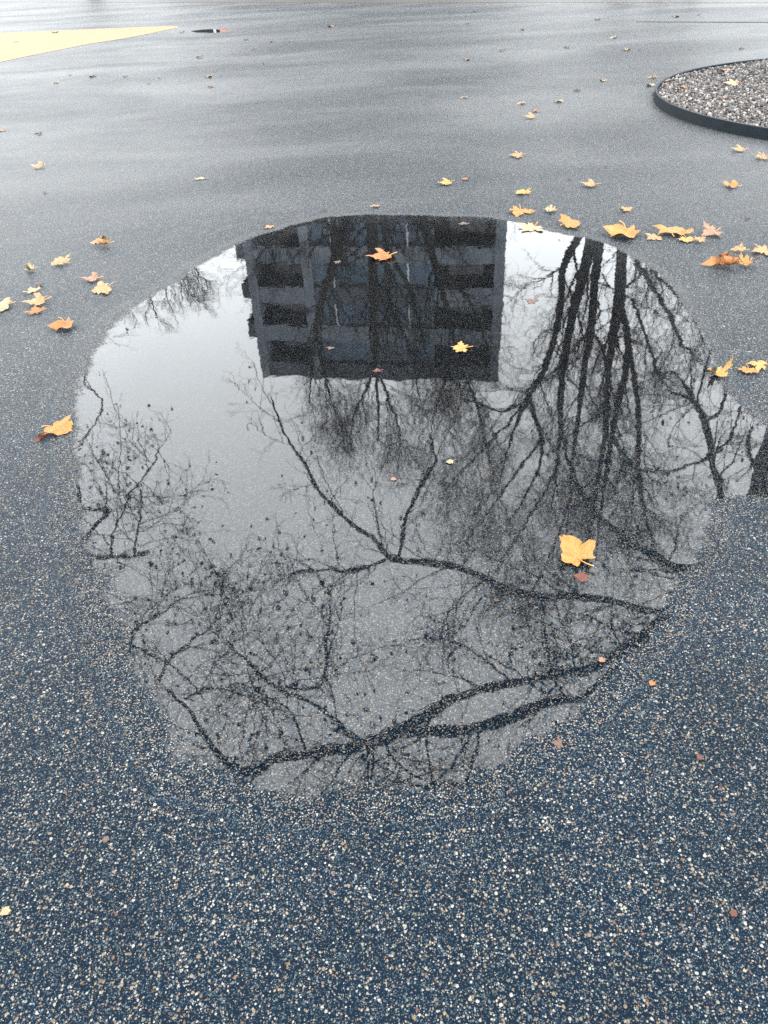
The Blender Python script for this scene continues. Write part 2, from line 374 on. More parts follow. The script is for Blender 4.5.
def kids(P, Rr, m, L, ang, g, K=6, t0=.15, curl=.35, up=.12, rf=.55, rmin=.004, taper=.35, kfac=None):
    N_, Kp, _ = P.shape
    t = (t0 + (1 - t0) * (np.arange(m)[None] + g.uniform(0, 1, (N_, m))) / m) * (Kp - 1) * .999
    i0 = np.floor(t).astype(int); f = (t - i0)[..., None]; n = np.arange(N_)[:, None]
    pos = P[n, i0] * (1 - f) + P[n, i0 + 1] * f
    tan = P[n, i0 + 1] - P[n, i0]; tan /= np.linalg.norm(tan, axis=2, keepdims=True) + 1e-9
    rad = Rr[n, i0] * (1 - f[..., 0]) + Rr[n, i0 + 1] * f[..., 0]
    rnd = g.normal(0, 1, tan.shape); rnd -= (rnd * tan).sum(2, keepdims=True) * tan; rnd /= np.linalg.norm(rnd, axis=2, keepdims=True) + 1e-9
    a = g.uniform(ang[0], ang[1], (N_, m, 1))
    d = tan * np.cos(a) + rnd * np.sin(a)
    Lk = g.uniform(L[0], L[1], (N_, m)) * (1.15 - .6 * (t / (Kp - 1)))
    M = N_ * m; d = d.reshape(M, 3); p = pos.reshape(M, 3); Lk = Lk.reshape(M)
    r_ = np.clip(rad.reshape(M) * rf * g.uniform(.7, 1.1, M), rmin, None)
    out = [p]
    bend = g.normal(0, 1, (M, 3)) * curl * .35
    for k in range(K - 1):
        d = d + g.normal(0, 1, (M, 3)) * curl * .5 + bend / K + np.array([0, 0, up])
        d /= np.linalg.norm(d, axis=1, keepdims=True); p = p + d * (Lk / (K - 1))[:, None]; out.append(p)
    Pk = np.stack(out, 1); Rk = r_[:, None] * np.linspace(1, taper, K)[None]
    return Pk, Rk
def leaf_bits(P, n, size, g):
    """small dried leaves and seed balls hanging on twig tips"""
    i = g.integers(0, len(P), n); c = P[i, -1] + g.normal(0, .01, (n, 3)); c[:, 2] -= size * .6
    s = size * g.uniform(.5, 1.2, (n, 1, 3))
    V = c[:, None] + ico_v[None] * s * g.uniform(.5, 1.3, (n, 12, 1)) * .5
    Fi_ = (ico_f[None] + (np.arange(n) * 12)[:, None, None]).reshape(-1, 3)
    return V.reshape(-1, 3), Fi_
WK = 0.76
def px_line(pts, D=None, z=None, base=None):
    """pts: (px, py, width in px) -> points and radii; D or z may be (first, last)"""
    n = len(pts); out = []; rad = []
    q = D if D is not None else z
    q = (q, q) if not isinstance(q, (tuple, list)) else q
    for i, (x, y, w_) in enumerate(pts):
        v = q[0] + (q[1] - q[0]) * i / max(1, n - 1) if len(q) == 2 else q[i]
        p, t = (rd if D is not None else rz)(x, y, v)
        out.append(p); rad.append(w_ * (WK if D is not None else 1.10) / 2 * t / F)
    out = np.array(out); rad = np.array(rad)
    if base is not None:
        b = np.array(base, float); p0 = out[0]
        pre = [b, b + [0, 0, .25], b * .75 + p0 * .25, b * .4 + p0 * .6]
        rr_ = [rad[0] * 1.9, rad[0] * 1.5, rad[0] * 1.25, rad[0] * 1.08]
        out = np.concatenate([pre, out]); rad = np.concatenate([rr_, rad])
    return out, rad

def make_tree(name, base, stems, label, seed, levels, limbs=(), dried=0, dsize=.05, group=None, K=26, S=10):
    """stems/limbs: list of (P, R, grow) ; levels: list of kids() settings"""
    g_ = np.random.default_rng(seed)
    root = empty(name, tuple(base)); tag(root, label, 'tree', group)
    off = np.array(base, float)
    tw = Wood(); cr = Wood(); lv = []
    for P, Rr, grow in stems:
        P2, R2 = resample(P - off, Rr, K, .10, g_)
        tw.add(P2[None], R2[None], S)
        if grow: lv.append((P2[None], R2[None], grow))
    tr = tw.build('trunk', M_BARK, root)
    if limbs:
        for P, Rr, grow in limbs:
            lw = Wood(); P2, R2 = resample(P - off, Rr, K, .10, g_)
            lw.add(P2[None], R2[None], 8); lw.build('limb', M_BARK, root)
            if grow: lv.append((P2[None], R2[None], grow))
    bitsV = []
    allP = []
    for P0, R0, grow in lv:
        P, Rr = P0, R0
        for li, st in enumerate(levels):
            st = dict(st); mm = st.pop('m'); L = st.pop('L')
            if li == 0: mm = max(1, int(mm * grow)); st['t0'] = st.get('t0', .3)
            P, Rr = kids(P, Rr, mm, L, st.pop('ang', (.5, 1.1)), g_, **st)
            cr.add(P, Rr, 5 if li == 0 else (4 if li == 1 else 3))
        allP.append(P)
    c = cr.build('crown', M_TWIG, root)
    if dried:
        A = np.concatenate(allP); V, Fi_ = leaf_bits(A, dried, dsize, g_)
        o = link('dried_leaves', mesh_np('dried_leaves', V, [Fi_], False), M_DRY, root); o['kind'] = 'stuff'
    return root

def base_under(x, y, D, dx=0):
    p, _ = rd(x, y, D); return np.array([p[0] + dx, p[1], 0.0])
LV = [dict(m=30, L=(1.8, 4.4), K=8, curl=.42, up=.08, rf=.36, rmin=.016, ang=(.4, 1.1), t0=.22),
      dict(m=7, L=(.9, 2.2), K=6, curl=.5, up=.05, rf=.5, rmin=.009, ang=(.5, 1.1)),
      dict(m=5, L=(.35, 1.0), K=4, curl=.6, up=.02, rf=.6, rmin=.0055, ang=(.5, 1.2))]
# --- three trees standing in front of the tower block
GC = 'bare trees mirrored in front of the tower block'
D = 33
b = base_under(352, 214, D)
make_tree('plane_tree', b, [
    (*px_line([(346,214,13),(343,230,12),(336,255,11),(330,275,10),(320,306,8),(314,345,6),(311,375,3),(309,405,1.5)], D=D, base=b), 1.0),
    (*px_line([(316,330,4),(322,365,3.5),(330,395,2.5),(340,425,1)], D=D), 1.0),
    (*px_line([(338,232,9),(318,222,8),(292,228,6),(268,246,4),(255,262,2)], D=D), .7)],
    'bare tree with a forked trunk, leftmost before the tower block', 21, LV)
b = base_under(374, 214, D - 2)
make_tree('plane_tree', b, [
    (*px_line([(370,214,15),(372,240,13),(373,275,12),(372,313,9),(376,345,7),(377,375,5),(378,410,3),(378,445,1.5)], D=D - 2, base=b), 1.1),
    (*px_line([(384,214,10),(386,245,9),(388,275,9),(389,306,7),(404,332,5),(412,362,3),(420,400,1.5)], D=(D - 2, D - 3), base=b), 1.0),
    (*px_line([(377,360,4),(368,385,3.5),(356,412,2.5),(348,440,1)], D=D - 2), 1.0),
    (*px_line([(377,370,4),(388,398,3.5),(398,425,2.5),(402,455,1)], D=D - 2), 1.0),
    (*px_line([(388,250,6),(398,268,6),(408,285,5),(415,310,4),(424,345,2.5),(430,380,1.2)], D=D - 2), .7)],
    'bare tree with several straight stems before the middle of the tower block', 22, LV)
b = base_under(428, 214, D - 1)
make_tree('plane_tree', b, [
    (*px_line([(421,214,12),(428,238,11),(434,262,10),(441,285,8),(447,312,6),(454,340,4),(458,372,2),(460,400,1)], D=D - 1, base=b), 1.0),
    (*px_line([(405,212,6),(416,222,8),(427,236,8)], D=D - 1), 0),
    (*px_line([(455,345,4),(446,378,3.5),(436,410,2.5),(430,440,1)], D=D - 1), 1.0),
    (*px_line([(457,360,4),(472,392,3.5),(482,425,2.5),(486,455,1)], D=D - 1), 1.0),
    (*px_line([(436,268,6),(452,282,5),(468,300,4),(480,325,3),(488,350,1.5)], D=D - 1), .7),
    (*px_line([(424,226,7),(440,220,6),(458,214,5),(475,212,3)], D=D - 1), .6)],
    'bare leaning tree mirrored before the right part of the tower block', 23, LV)
# --- big trees right of the block
D = 29
LB = [dict(LV[0], m=15, L=(2.0, 4.6), t0=.40), dict(LV[1], m=11, rmin=.008), dict(LV[2], m=8, L=(.4, 1.2), rmin=.0058)]
b = base_under(590, 237, D)
make_tree('plane_tree', b, [
    (*px_line([(579,237,10),(570,252,10),(562,268,9),(561,305,8),(551,350,8),(540,378,7),(528,400,6),(516,425,4.5),(508,450,3),(500,480,1.5)], D=D, base=b), 1.3),
    (*px_line([(592,237,14),(586,262,13),(581,286,12),(573,315,11),(568,339,10),(564,365,8),(561,390,8),(560,430,6),(556,470,4),(552,510,2)], D=(D, D - 2), base=b), 1.3),
    (*px_line([(600,240,12),(598,262,11),(594,290,10),(592,324,9),(587,355,8),(582,385,7),(578,420,6),(573,460,5),(570,500,3),(566,540,1.5)], D=(D, D - 2), base=b), 1.3),
    (*px_line([(530,398,5),(512,407,5),(497,411,4.5),(478,403,3.5),(462,398,2)], D=D), .8),
    (*px_line([(529,398,5),(535,418,5.5),(542,440,5),(540,465,4),(528,490,3),(510,520,1.5)], D=D - 1), .8),
    (*px_line([(530,396,5),(508,424,4),(482,450,3.5),(455,478,2),(440,500,1)], D=D - 1), 1.0),
    (*px_line([(541,440,4.5),(518,470,4),(495,503,3),(470,538,1.5)], D=D - 2), 1.0),
    (*px_line([(556,470,4),(535,508,3.5),(512,545,2.5),(490,580,1.2)], D=D - 3), 1.0),
    (*px_line([(570,500,4),(555,545,3),(535,585,2),(520,610,1)], D=D - 3), 1.0),
    (*px_line([(590,330,5),(600,345,4.5),(606,365,3),(612,390,2)], D=D), .5)],
    'tall bare tree with three parallel dark stems right of the tower block', 31, LB)
b = base_under(626, 245, D - 2)
make_tree('plane_tree', b, [
    (*px_line([(622,246,12),(620,275,13),(619,305,14),(615,325,12),(611,350,9),(608,370,9),(606,400,8),(606,430,8),(601,460,7),(596,490,6),(590,530,4),(586,575,2)], D=(D - 2, D - 4), base=b), 1.4),
    (*px_line([(619,305,8),(626,325,9),(628,345,8),(625,375,8),(618,405,7),(611,440,7),(606,475,6),(600,520,3),(596,560,1.5)], D=(D - 2, D - 4)), 1.1),
    (*px_line([(627,335,6),(632,365,6.5),(637,400,6.5),(639,440,6),(638,475,5.5),(646,520,4),(655,550,2.5)], D=(D - 2, D - 5)), 1.1),
    (*px_line([(612,432,5),(620,450,5),(632,466,4.5),(640,480,3.5),(655,505,2)], D=D - 4), .6),
    (*px_line([(623,290,4),(640,275,3),(650,265,2)], D=D - 2), .3)],
    'tall bare tree whose thick trunk forks into upright stems, mirrored upper right', 32, LB)
D = 25
b = base_under(648, 262, D)
make_tree('plane_tree', b, [
    (*px_line([(637,256,7),(646,275,6),(654,290,6),(662,302,5.5),(672,320,5),(681,343,4.5),(690,352,3),(700,362,1.5)], D=D, base=b), .9),
    (*px_line([(652,267,5),(664,280,4.5),(676,294,4),(690,312,3.5),(700,330,2.5),(706,350,1.5)], D=D, base=b), .8),
    (*px_line([(632,300,4),(641,322,4),(648,345,3.5),(655,365,3),(662,385,2)], D=D), .7)],
    'slim bare tree with drooping thin branches along the right rim of the puddle', 33,
    [dict(LV[0], m=20, L=(1.4, 3.4), up=.02), dict(LV[1], m=9, L=(.7, 1.6)), dict(LV[2], m=6)])
# --- lone crown at upper left
D = 39
b = base_under(150, 235, D)
make_tree('plane_tree', b, [
    (*px_line([(128,238,9),(132,255,7),(138,272,5),(146,288,3.5),(152,302,2),(156,318,1)], D=D, base=b), .9),
    (*px_line([(131,250,5),(150,262,4),(165,270,3),(178,280,2),(186,292,1)], D=D), .7),
    (*px_line([(131,248,5),(160,248,4),(180,256,3),(194,266,2),(199,276,1)], D=D), .6),
    (*px_line([(131,250,4),(125,270,3),(124,290,2),(126,300,1)], D=D), .5)],
    'distant bare crown alone at the upper left rim of the puddle', 41,
    [dict(LV[0], m=20, L=(1.6, 3.0), up=.02, ang=(.3, .8), t0=.15), dict(LV[1], m=8, rmin=.014, L=(.8, 1.5), ang=(.3, .8)), dict(LV[2], m=5, L=(.4, .9), ang=(.3, .8))])

# --- near tree standing in the gravel bed, limbs overhead
tb = np.array([BC[0] - .22, BC[1] + .0, .05])
def trunk_at(z): return np.array([tb[0] - .02 * z, tb[1] - .01 * z, z])
LO = [dict(m=14, L=(.7, 2.0), K=8, curl=.30, up=.02, rf=.34, rmin=.008, ang=(.45, 1.1), t0=.08),
      dict(m=6, L=(.3, 1.0), K=6, curl=.38, up=0, rf=.5, rmin=.0045, ang=(.5, 1.1)),
      dict(m=4, L=(.12, .42), K=4, curl=.5, up=0, rf=.6, rmin=.0034, ang=(.5, 1.2))]
def from_trunk(z, pts, zz):
    P, Rr = px_line(pts, z=zz); p0 = trunk_at(z)
    return np.concatenate([[p0, p0 * .55 + P[0] * .45 + [0, 0, .15]], P]), np.r_[Rr[0] * 1.7, Rr[0] * 1.25, Rr]
tz = [0, .3, 1.0, 2.5, 4.2, 5.6, 7.5, 9.5, 12, 14]; tr_ = [.52, .42, .37, .35, .34, .31, .25, .2, .12, .05]
l3 = from_trunk(5.2, [(601,665,8),(560,672,8),(520,682,8),(490,687,9),(460,698,9),(435,710,9),(412,724,10),(390,736,13),(362,745,11),(330,750,10),(300,756,10),(278,757,9),(266,763,9),(256,774,9),(243,773,8),(228,765,7),(214,752,6),(205,738,5),(196,722,4),(182,705,3),(168,690,2)], (6.0, 5.0))
l4 = from_trunk(4.8, [(592,690,7),(560,700,8),(530,710,10),(505,720,11),(480,727,10),(452,732,10),(425,732,9),(400,735,8),(375,742,6),(358,740,5),(342,727,4.5),(326,712,4),(300,698,4),(275,686,4),(262,676,3.5),(250,665,3),(238,655,2.5),(225,640,1.5)], (5.6, 4.9))
l2 = from_trunk(5.0, [(662,613,7),(640,608,7),(610,602,6.5),(580,598,6.5),(550,597,6.5),(520,594,7),(495,585,7),(472,572,6.5),(450,567,6),(430,563,6),(398,561,6),(388,556,4.5),(375,540,4.5),(360,530,4),(343,517,4),(325,500,3.5),(315,485,3.5),(306,465,3),(303,462,3),(295,450,2.5),(284,432,2),(276,412,1.8),(272,398,1.4)], (5.8, 5.4))
l1 = from_trunk(5.4, [(690,569,7),(670,566,7),(655,557,6.5),(640,550,6),(622,538,6),(605,522,5.5),(590,505,5),(578,485,4),(568,460,3),(560,430,2)], (5.5, 6.2))
l6 = from_trunk(8.0, [(735,540,7),(722,500,6.5),(718,485,6),(713,470,6),(712,455,5.5),(709,438,6),(704,420,6),(697,408,5),(688,392,4),(682,380,3),(672,372,2.5),(660,374,2)], (6.6, 4.6))
limbs = [(*l3, 1.5), (*l4, 1.3), (*l2, 1.6), (*l1, 1.2), (*l6, .9)]
def sub(pts, zz, grow): 
    P, Rr = px_line(pts, z=zz); return (P, Rr, grow)
limbs += [sub([(397,561,4),(401,545,4),(405,525,4),(410,510,4),(418,490,4.5),(430,470,4),(436,462,3),(434,452,2),(431,436,1.5)], (5.62, 5.5), .4),
          sub([(386,559,4),(370,567,3.5),(350,571,3),(330,571,3),(308,570,3.5),(293,573,3),(282,580,2)], (5.6, 5.5), .9),
          sub([(275,686,3),(290,687,3),(308,688,3),(320,686,3),(324,672,3),(327,652,3),(327,640,2.5),(330,622,2),(331,605,1.4)], (4.95, 5.0), .7),
          sub([(480,730,3),(476,750,3),(470,768,3),(466,785,3.5),(455,785,4),(440,784,3),(425,788,2.5),(408,786,2),(395,782,1.5)], (5.3, 5.2), .6),
          sub([(384,742,3.5),(390,755,3.5),(402,768,3),(418,778,2.5),(432,784,2)], (5.4, 5.3), .6),
          sub([(370,742,2.5),(369,760,2.5),(368,785,2),(366,800,1.5)], (5.5, 5.5), .4),
          sub([(306,757,3),(300,735,2.5),(290,712,2),(268,698,2),(256,690,2),(240,683,1.5)], (5.2, 5.0), .6),
          sub([(712,455,3),(730,440,2.5),(735,425,2),(742,405,1.5)], (5.4, 5.0), .5),
          sub([(704,420,3),(718,415,3),(724,400,2.5),(728,385,2)], (5.0, 4.8), .5),
          sub([(700,412,3.5),(692,402,3.5),(685,397,3),(670,393,2)], (4.9, 4.8), .5),
          sub([(697,402,1.5),(701,385,2),(706,365,2),(712,348,1.6)], (4.9, 4.7), .1),
          sub([(712,455,3),(690,466,2.5),(665,471,2),(640,470,2)], (5.4, 5.4), .6),
          sub([(760,470,3),(750,455,3),(748,440,3),(752,428,2)], (5.4, 5.4), .5),
          sub([(500,584,2),(478,585,1.5),(450,612,1.5),(440,640,1.5)], (5.6, 5.6), .8),
          sub([(540,598,2),(545,630,2.5),(548,655,2),(552,680,1.5)], (5.6, 5.7), .9),
          sub([(611,602,2),(612,625,2.5),(622,645,2),(632,660,1.5)], (5.6, 5.7), .8),
          sub([(575,670,2),(570,640,2),(560,620,1.5),(555,600,1.2)], (5.8, 5.8), .6)]
make_tree('plane_tree', tb, [(np.array([trunk_at(z) + (0, 0, 0) for z in tz]), np.array(tr_), .5)],
          'near bare tree in the gravel bed reaching thick limbs over the puddle', 51, LO, limbs=limbs, dried=800, dsize=.06, K=44, S=18)
# --- left near tree
lb = np.array([-5.6, 4.2, 0])
def from_left(z, pts, zz):
    P, Rr = px_line(pts, z=zz); p0 = lb + [0.02 * z, 0, z]
    return np.concatenate([[p0, p0 * .5 + P[0] * .5 + [0, 0, .25]], P]), np.r_[Rr[0] * 2.2, Rr[0] * 1.5, Rr]
a1 = from_left(3.2, [(40,545,6),(60,549,5.5),(78,549,5),(92,558,5),(108,556,4),(128,557,3),(150,553,2)], (4.6, 4.6))
a2 = from_left(4.0, [(20,590,6),(50,600,5),(90,622,3.5),(122,640,2.6),(150,655,2.2),(180,672,1.8),(205,700,1.2)], (5.0, 5.0))
a3 = from_left(4.5, [(30,470,5),(55,462,2),(75,449,1.4),(86,437,1.4),(95,424,1.4),(104,405,1.4),(96,394,1.3),(84,383,1.6),(87,365,1.3),(85,350,1.0)], (4.8, 4.6))
la = [(*a1, .7), (*a2, .8), (*a3, .6)]
la += [sub([(78,549,4),(88,535,4),(97,524,4),(108,511,4.5),(95,511,4),(80,509,3.5),(68,505,2)], (4.6, 4.55), .25),
       sub([(80,509,2.5),(79,495,3),(77,482,2.5),(75,468,2)], (4.6, 4.6), 0),
       sub([(112,557,2.5),(114,535,2.2),(122,515,2),(130,495,2),(150,470,1.6),(160,448,1.2)], (4.6, 4.5), .9),
       sub([(134,555,2.5),(137,530,2),(142,510,2),(140,490,1.4)], (4.6, 4.5), .7),
       sub([(90,560,3),(95,580,2.5),(100,600,2),(112,618,1.6)], (4.6, 4.6), .8),
       sub([(130,655,3),(135,630,2.5),(160,615,2),(180,600,1.5),(205,590,1.2)], (5.0, 4.9), .7),
       sub([(160,680,3),(175,655,2.5),(195,640,2),(215,620,1.6),(225,575,1.2)], (5.0, 4.9), .7),
       sub([(185,700,3),(205,690,2.5),(230,690,2),(250,700,1.6),(265,720,1.2)], (5.0, 5.0), .9)]
lz = [0, .3, 1.2, 2.8, 4.2, 6, 8, 10]; lr = [.4, .3, .26, .24, .2, .15, .1, .04]
make_tree('plane_tree', lb, [(np.array([lb + (0.02 * z, 0, z) for z in lz]), np.array(lr), .5)],
          'near bare tree left of the puddle with a crooked broken twig over the left rim', 52, LO, limbs=la, dried=500, dsize=.055, K=30, S=14)

# ------------------------------------------------------------------ tower block
TL, _ = rd(263, 376, 58); zt = TL[2]
d = ray(498, 383) * [1, 1, -1]; TR = np.array([0, 0, -H]) + d * ((zt + H) / d[2])
vx = (TR - TL)[:2]; Wd = float(np.linalg.norm(vx)); yaw = math.atan2(vx[1], vx[0])
bl = empty('tower_block', (TL[0], TL[1], 0), yaw); tag(bl, 'grey concrete tower block with loggias and blue windows mirrored in the puddle', 'building')
_, _ = 0, 0
zA = rd(300, 328, 56.5)[0][2]; zB = rd(300, 365, 56.5)[0][2]
FH = (zB - zA); 
top_bot = rd(300, 365, 56.5)[0][2]           # underside of the top parapet
print('tower', TL, TR, Wd, math.degrees(yaw), FH, zt, top_bot)
PAR = zt - top_bot; SP = FH * 0.41
nfl = int(top_bot / FH) + 1
DEP = 15.0
xb = [0.0, .035, .225, .262, .50, .74, .965, 1.0]; X = [q * Wd for q in xb]
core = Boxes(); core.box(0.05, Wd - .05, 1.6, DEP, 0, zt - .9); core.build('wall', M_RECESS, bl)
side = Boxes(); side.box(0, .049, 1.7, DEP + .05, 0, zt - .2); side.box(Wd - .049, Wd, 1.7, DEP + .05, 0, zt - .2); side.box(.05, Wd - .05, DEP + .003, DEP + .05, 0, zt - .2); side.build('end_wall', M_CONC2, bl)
for a_, b_, pr in ((X[0], X[1], -.12), (X[2], X[3], -.10), (X[6], X[7], -.12)):
    Boxes().box(a_, b_, pr, 1.59, 0, zt + .003).build('pier', M_CONC, bl)
Boxes().box(X[4] - .18, X[4] + .18, -.05, 1.59, 0, top_bot).build('pier', M_CONC2, bl)
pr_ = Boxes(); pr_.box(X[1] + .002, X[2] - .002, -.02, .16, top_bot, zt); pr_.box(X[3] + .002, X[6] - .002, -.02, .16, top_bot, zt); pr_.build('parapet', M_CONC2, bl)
Boxes().box(.06, Wd - .06, 1.0, DEP - .1, zt - .88, zt - .7).build('roof', M_CONC2, bl)
rb_ = Boxes(); rb_.box(Wd * .4, Wd * .6, 6, 10, zt - .7, zt + 1.6); rb_.build('roof_housing', M_CONC2, bl)
wproto = {}
def window(w_, h_, n, mat, key, loc):
    if key not in wproto:
        fr = Boxes(); t = .07
        fr.box(0, w_, -.04, .04, 0, t); fr.box(0, w_, -.04, .04, h_ - t, h_)
        for i in range(n + 1):
            x_ = (w_ - t) * i / n; fr.box(x_, x_ + t, -.043, .037, t, h_ - t)
        f = fr.build('window', M_FRAMED[key[0]], bl)
        p = Boxes().box(t * .5, w_ - t * .5, -.012, .012, t * .5, h_ - t * .5).build('pane', mat, f)
        wproto[key] = (f, p)
    else:
        f0, p0 = wproto[key]; f = f0.copy(); COL.objects.link(f); p = p0.copy(); COL.objects.link(p); p.parent = f
    f.location = loc
    return f
M_DFRAME = simple('dark window frame', (0.05, 0.055, 0.06), 0.5, 0.3, 0.1, 2)
M_FRAMED = {'c': M_DFRAME, 'm': M_DFRAME, 'd': M_DFRAME}
for k in range(nfl):
    zb = top_bot - (k + 1) * FH              # underside of this spandrel
    z0 = max(0.0, zb); z1 = zb + SP
    if z1 < .3: break
    for (a_, b_) in ((X[1], X[2]), (X[3], X[4] - .18), (X[4] + .18, X[5]), (X[5], X[6])):
        log = b_ <= X[2] + .01 or a_ >= X[5] - .01
        yb = 1.59 if log else .42
        Boxes().box(a_ + .002, b_ - .002, -.06 if log else .02, .08 if log else .42, z0, z1).build('spandrel', M_CONC if k % 2 == 0 or log else M_CONC2, bl)
        if log: Boxes().box(a_ + .003, b_ - .003, .081, 1.59, z0 + .01, z0 + .2).build('slab', M_CONC2, bl)
    if FH - SP > 0 and zb > -1:
        wh = FH - SP - .02; zw = z1 + .01
        w1 = X[4] - .18 - X[3] - .02; w2 = X[5] - X[4] - .18 - .02
        window(w1, wh, 3, M_BLUE, ('c', 1), (X[3] + .01, .28, zw))
        window(w2, wh, 3, M_BLUE, ('m', 2), (X[4] + .19, .28, zw))
        window(2.6, wh + .6, 2, M_DGLASS, ('d', 3), (X[1] + 1.0, 1.54, zw - .62))
        window(2.6, wh + .6, 2, M_DGLASS, ('d', 3), (X[5] + .9, 1.54, zw - .62))
    # thin white posts between the middle windows
    if k in (0, 1, 2, 3):
        for xx in (X[3] + w1 * .36, X[4] + .18 + w2 * .55):
            if k > 0: Boxes().box(xx, xx + .12, .0, .10, z1, z1 + FH - SP).build('mullion', M_FRAME, bl)
    # balconies standing out of the left end wall
    if k > 0 or True:
        bb = Boxes(); bb.box(-.75, -.003, .3, 3.2, zb - .12 if zb > .2 else .05, max(zb, .2) + .08); 
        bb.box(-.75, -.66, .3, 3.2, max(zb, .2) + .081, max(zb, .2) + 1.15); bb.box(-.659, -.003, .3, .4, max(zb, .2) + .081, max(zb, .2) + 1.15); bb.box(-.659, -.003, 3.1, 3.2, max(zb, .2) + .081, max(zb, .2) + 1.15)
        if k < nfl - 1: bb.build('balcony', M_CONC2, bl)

# ------------------------------------------------------------------ unseen dark box added for the far puddle to mirror
kd = (gp(211, 31)[:2]); kd = kd / np.linalg.norm(kd)
kp = kd * 47
ks = empty('mirror_standin', (kp[0], kp[1], 0), -math.atan2(kd[0], kd[1])); tag(ks, 'unseen dark stand-in box with a white post and pink panel, added for the far puddle to mirror', 'mirror_standin')
Boxes().box(-1.8, 1.8, 0, 3, 0, 4.6).build('wall', M_JOINT, ks)
Boxes().box(-2.0, 2.0, -.2, 3.2, 4.61, 4.8).build('roof', M_STEEL, ks)
Boxes().box(.12, .26, -.1, -.004, 0, 4.5).build('post', M_FRAME, ks)
Boxes().box(.45, 1.1, -.06, -.004, .2, 4.2).build('panel', simple('pink panel', (0.5, 0.2, 0.17)), ks)

# ------------------------------------------------------------------ leaves
LK = 0.32
def leaf_mat(name, c1, c2, c3):
    m, nt, bs, out = mat_new(name); N = NT(nt)
    tc = N.n('ShaderNodeTexCoord'); oi = N.n('ShaderNodeObjectInfo')
    ad = N.n('ShaderNodeVectorMath', operation='ADD'); N.l(tc.outputs['Object'], ad.inputs[0])
    cb = N.n('ShaderNodeCombineXYZ'); N.l(N.math('MULTIPLY', oi.outputs['Random'], 37.0), cb.inputs[2]); N.l(cb.outputs[0], ad.inputs[1])
    nz = N.noise(ad.outputs[0], 2.2, 4, 0.6); sp = N.noise(ad.outputs[0], 14, 3, 0.7)
    c = N.mix(N.rng(nz.outputs[0], 0.36, 0.62), (*[LK * q for q in c1], 1), (*[LK * q for q in c2], 1))
    c = N.mix(N.rng(sp.outputs[0], 0.58, 0.70, 0, .75), c, (*[LK * q for q in c3], 1))
    # veins: lines fanning from the stalk
    vv = N.n('ShaderNodeAttribute', attribute_name='vein')
    c = N.mix(N.math('MULTIPLY', vv.outputs['Fac'], .55), c, tuple(min(1, LK * (x * 1.25 + .03)) for x in c1) + (1,))
    N.l(c, bs.inputs['Base Color']); bs.inputs['Roughness'].default_value = .48; bs.inputs['Specular IOR Level'].default_value = .35
    bp = N.n('ShaderNodeBump'); bp.inputs['Distance'].default_value = .02; N.l(sp.outputs[0], bp.inputs['Height']); bp.inputs['Strength'].default_value = .5
    N.l(bp.outputs[0], bs.inputs['Normal'])
    return m
LM = dict(
    yellow=leaf_mat('yellow leaf', (0.72, 0.39, 0.08), (0.80, 0.50, 0.15), (0.40, 0.14, 0.02)),
    golden=leaf_mat('golden leaf', (0.62, 0.245, 0.04), (0.72, 0.36, 0.08), (0.28, 0.07, 0.012)),
    orange=leaf_mat('orange leaf', (0.55, 0.17, 0.03), (0.62, 0.27, 0.07), (0.20, 0.05, 0.012)),
    tan=leaf_mat('tan leaf', (0.62, 0.34, 0.13), (0.68, 0.43, 0.22), (0.28, 0.11, 0.03)),
    pale=leaf_mat('pale leaf', (0.60, 0.44, 0.22), (0.62, 0.50, 0.30), (0.40, 0.2, 0.07)),
    pink=leaf_mat('pinkish leaf', (0.48, 0.22, 0.12), (0.55, 0.32, 0.2), (0.25, 0.08, 0.04)),
    rust=leaf_mat('rust leaf', (0.16, 0.036, 0.012), (0.24, 0.06, 0.02), (0.08, 0.02, 0.01)),
    brown=leaf_mat('dark brown leaf', (0.06, 0.028, 0.014), (0.09, 0.04, 0.02), (0.03, 0.015, 0.01)),
    dull=leaf_mat('sodden leaf', (0.20, 0.105, 0.065), (0.26, 0.15, 0.10), (0.09, 0.04, 0.03)))
half = [(0,-.02),(.10,-.10),(.24,-.16),(.32,-.27),(.40,-.17),(.60,-.20),(.52,-.04),(.44,.06),(.56,.09),(.70,.06),(.76,.17),(1.0,.26),(.80,.34),(.78,.48),(.58,.42),(.34,.36),(.40,.50),(.50,.58),(.38,.66),(.30,.82),(.18,.80),(.12,.96),(0,1.18)]
broad = [(0,-.04),(.14,-.13),(.34,-.22),(.52,-.24),(.60,-.12),(.60,.0),(.74,.04),(.92,.12),(.98,.26),(.86,.40),(.76,.50),(.62,.52),(.60,.60),(.56,.72),(.42,.80),(.32,.90),(.20,.94),(.10,1.04),(0,1.14)]
scrap = [(0,-.1),(.2,-.2),(.34,-.1),(.38,.08),(.5,.2),(.44,.4),(.28,.5),(.22,.68),(.1,.7),(0,.86)]
